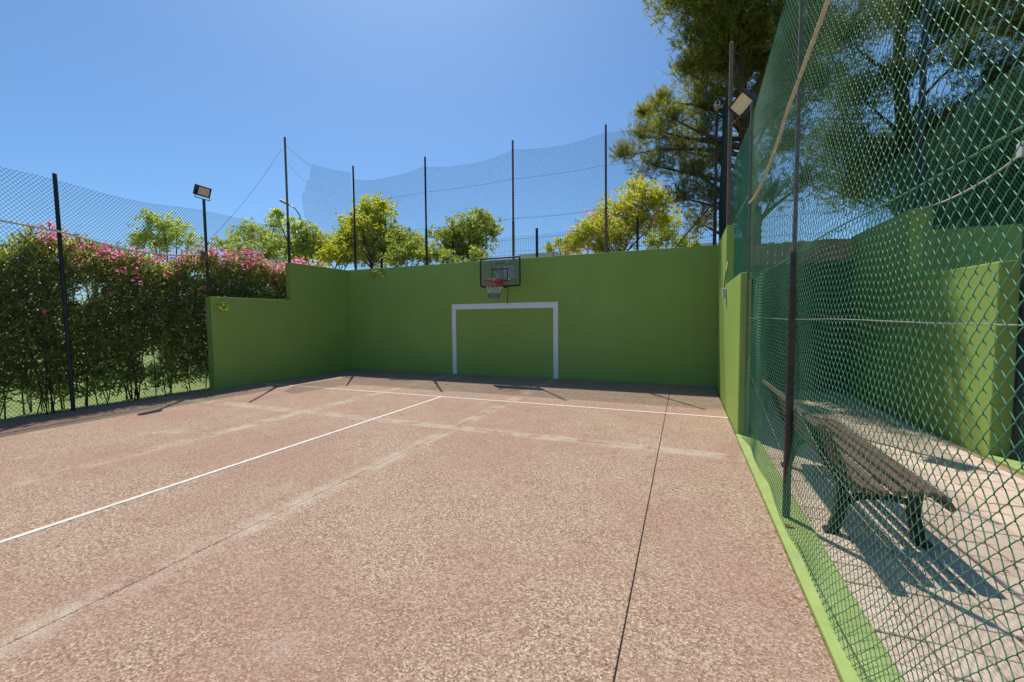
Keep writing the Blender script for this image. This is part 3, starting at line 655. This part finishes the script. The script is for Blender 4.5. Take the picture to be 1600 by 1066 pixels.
e = np.cross(d, rng.normal(size=(n, 3))); e /= np.linalg.norm(e, axis=1, keepdims=True)
P -= np.array([-10.3, 4.5, -.08])
V, Fq = rhombs(P, d, e, rng.uniform(.10, .19, n), rng.uniform(.022, .036, n)); npmesh('foliage', V, Fq, OLE, hd, kind='stuff')
# upright leafy shoots standing out of the top
Vs = []
for q in range(330):
    yy = random.uniform(.8, 9.4); xx = -10.3+random.uniform(-.5, .5); b0 = np.array([xx+10.3, yy-4.5, float(htop(yy))-.12+.08]); k = 16
    hgt = random.uniform(.12, .38); u = rng.random((k, 1)); Pq = b0+np.array([0, 0, hgt])*u+rng.normal(size=(k, 3))*.015
    dq = rng.normal(size=(k, 3))*.5+np.array([0, 0, .8]); dq /= np.linalg.norm(dq, axis=1, keepdims=True)
    eq = np.cross(dq, rng.normal(size=(k, 3))); eq /= np.linalg.norm(eq, axis=1, keepdims=True); Vs.append(rhombs(Pq, dq, eq, rng.uniform(.08,.15,k), .022)[0])
V = np.concatenate(Vs); npmesh('top_shoots', V, np.arange(len(V)).reshape(-1, 4), OLE, hd, kind='stuff')
st = MB()
for q in range(95):
    yy = random.uniform(.7, 9.5); xx = random.uniform(-.42, .42); k = random.uniform(1.2, 2.5); lx, ly = random.gauss(0, .22), random.gauss(0, .3)
    st.tube([(xx, yy-4.5, 0), (xx+lx*.4, yy-4.5+ly*.3, k*.45), (xx+lx, yy-4.5+ly, k)], [random.uniform(.008,.016), .009, .005], 5)
st.build('stems', TWIG, hd, True, 'stuff')
# flower clusters
fm = []
for k in range(6):
    Vs = []; m_ = PINK if k < 4 else ROSE
    for fl_ in range(7):
        c0 = rng.normal(size=3)*np.array([.06, .06, .045]); ax = rng.normal(size=3)+np.array([.4, 0, .5]); ax /= np.linalg.norm(ax)
        a1 = np.cross(ax, [.3, .5, .2]); a1 /= np.linalg.norm(a1); a2 = np.cross(ax, a1)
        for p in range(5):
            th = 2*math.pi*p/5; dd = (a1*math.cos(th)+a2*math.sin(th))*.9+ax*.4; ee = np.cross(dd, ax); ee /= np.linalg.norm(ee)
            Vs.append(rhombs(c0[None], dd[None], ee[None], .042, .036)[0])
    V = np.concatenate(Vs); o = npmesh('flower_cluster', V, np.arange(len(V)).reshape(-1, 4), m_); fm.append(o.data); bpy.data.objects.remove(o)
def flower(y_, x_, z_, k, s=1.0):
    o = bpy.data.objects.new('flower_cluster', fm[k]); col.objects.link(o); o['kind'] = 'stuff'; o.parent = hd; o.location = (x_+10.3, y_-4.5, z_+.08)
    o.rotation_euler = (random.uniform(-.4,.4), random.uniform(-.4,.4), random.uniform(0,6.3)); o.scale = (s, s, s)
for q in range(80):                             # dense along the top beyond the low wall
    yy = random.uniform(6.1, 9.3); flower(yy, random.uniform(-10.3, -9.8), float(htop(yy))+random.uniform(-.22, .22), random.choice((0,1,2,3,4,5,4,5)), random.uniform(1.0, 1.6))
for q in range(52):
    yy = random.uniform(3.5, 6.1); flower(yy, random.uniform(-10.4, -9.85), float(htop(yy))+random.uniform(-.08, .24), random.choice((0,1,2,3,4,5,5)), random.uniform(.9, 1.3))
for px_, py_ in ((192,424),(176,459),(214,441),(214,424),(262,430),(320,453),(75,487),(318,480),(325,482),(121,408),(240,406)):
    d_ = ray(px_, py_); p = Vector((0,0,CAMH))+d_*((-9.74)/d_.x); flower(p.y, -9.74, p.z, random.randrange(4), .85)

# ------------------------------------------------------------------ far things
def far_fence():
    Y = 12.0; t = thing('panel_fence', 'green welded panel fence on the bank behind the back wall', 'fence', (-4, Y, 2.3))
    for k in range(7):
        x = -12.9+k*2.92
        MB().box(x+4-.03, x+4+.03, -.03, .03, 0, 1.9).build('post', WIRED, t)
        pm = MB()
        for q in range(54): xx = x+4+.05+q*.053; pm.box(xx-.0025, xx+.0025, -.0025, .0025, .05, 1.72)
        for zz in (.15, .65, 1.15, 1.62): pm.box(x+4+.03, x+4+2.89, -.008, -.003, zz-.003, zz+.003)
        pm.build('mesh_panel', WIRED, t, kind='stuff')
far_fence()
lp = thing('street_lamp', 'slim curved street lamp far behind the hedge', 'street lamp', (0,0,0))
Dl = 26.0; bp = at_d(475, 400, Dl); lp.location = (bp.x, bp.y, -.08)
q = lambda px, py: at_d(px, py, Dl)-lp.location
top = [q(474,372), q(472,350), q(468,336), q(461,326), q(452,320)]
MB().tube([Vector((0,0,0)), q(475,410), *top], [.07,.06,.05,.045,.04,.035,.035], 8).build('pole', STEEL, lp, True)
a_, b_ = q(452,320), q(437,313); n_ = (b_-a_).normalized(); s_ = n_.cross(Vector((0,0,1))).normalized(); u_ = s_.cross(n_)
Mx = Matrix((n_, s_, u_)).transposed().to_4x4(); Mx.translation = a_
MB().bbox(0, (b_-a_).length, -.13, .13, -.04, .05, .02, Mx).build('lamp_head', STEEL, lp)
MB().box(.1, (b_-a_).length-.05, -.1, .1, -.055, -.041, Mx).build('diffuser', GREY, lp)
def white_house(px0, px1, ytop, D, label):
    a_ = at_d(px0, ytop, D); b_ = at_d(px1, ytop, D); t = thing('building', label, 'building', ((a_.x+b_.x)/2, (a_.y+b_.y)/2, -.08)); wd = (b_-a_).length/2; h_ = a_.z+.08
    MB().box(-wd, wd, 0, 6, 0, h_-.35).build('wall', ROOF, t); MB().box(-wd-.2, wd+.2, -.2, 6.2, h_-.3495, h_).build('roof_parapet', ROOF, t)
    for k in range(4):
        x = -wd+.6+k*(2*wd-1.8)/3; w_ = MB().box(x, x+.7, -.02, .05, h_-1.9, h_-.75).build('window', NAVY, t); MB().box(x-.06, x+.76, -.06, -.021, h_-1.96, h_-1.901).build('sill', ROOF, w_)
white_house(812, 880, 397, 46, 'pale flat-roofed house far behind the panel fence')
white_house(1070, 1135, 383, 40, 'pale house glimpsed under the big pine')

# ------------------------------------------------------------------ small litter
def dry_leaf(x, y, s, label):
    V = []; mb = MB()
    mb.add([(-s,0,.004),(-s*.3,s*.5,.012),(s*.5,s*.42,.018),(s,0,.006),(s*.5,-s*.45,.016),(-s*.3,-s*.5,.01),(0,0,.0)], [(0,1,6),(1,2,6),(2,3,6),(3,4,6),(4,5,6),(5,0,6)])
    o = mb.build('dry_leaf', DRY); o.location = (x, y, .031 if x < .84 else .005); o.rotation_euler = (0,0,random.uniform(0,6)); tag(o, label, 'leaf')
dry_leaf(.69, 3.33, .035, 'curled yellow dry leaf on the green kerb below the fence post')
lt = []
for k in range(90):
    yy = random.uniform(2.2, 5.6); xx = .612+abs(random.gauss(0, .02)); d, e = rand_rot(1); d[:, 2] *= .2; lt.append(rhombs(np.array([[xx-.01, yy, .006]]), d, e, .025, .01)[0])
for k in range(160):
    yy = random.uniform(1.8, 9.5); xx = random.uniform(.85, 2.92); d, e = rand_rot(1); d[:, 2] *= .2; lt.append(rhombs(np.array([[xx, yy, .010]]), d, e, .035, .015)[0])
V = np.concatenate(lt); V[:, 2] = np.maximum(V[:, 2], .006); lo_ = npmesh('leaf_litter', V, np.arange(len(V)).reshape(-1, 4), DRY, kind='stuff'); lo_['label'] = 'scattered dry leaf litter on the terrace and along the kerb'; lo_['category'] = 'leaf litter'
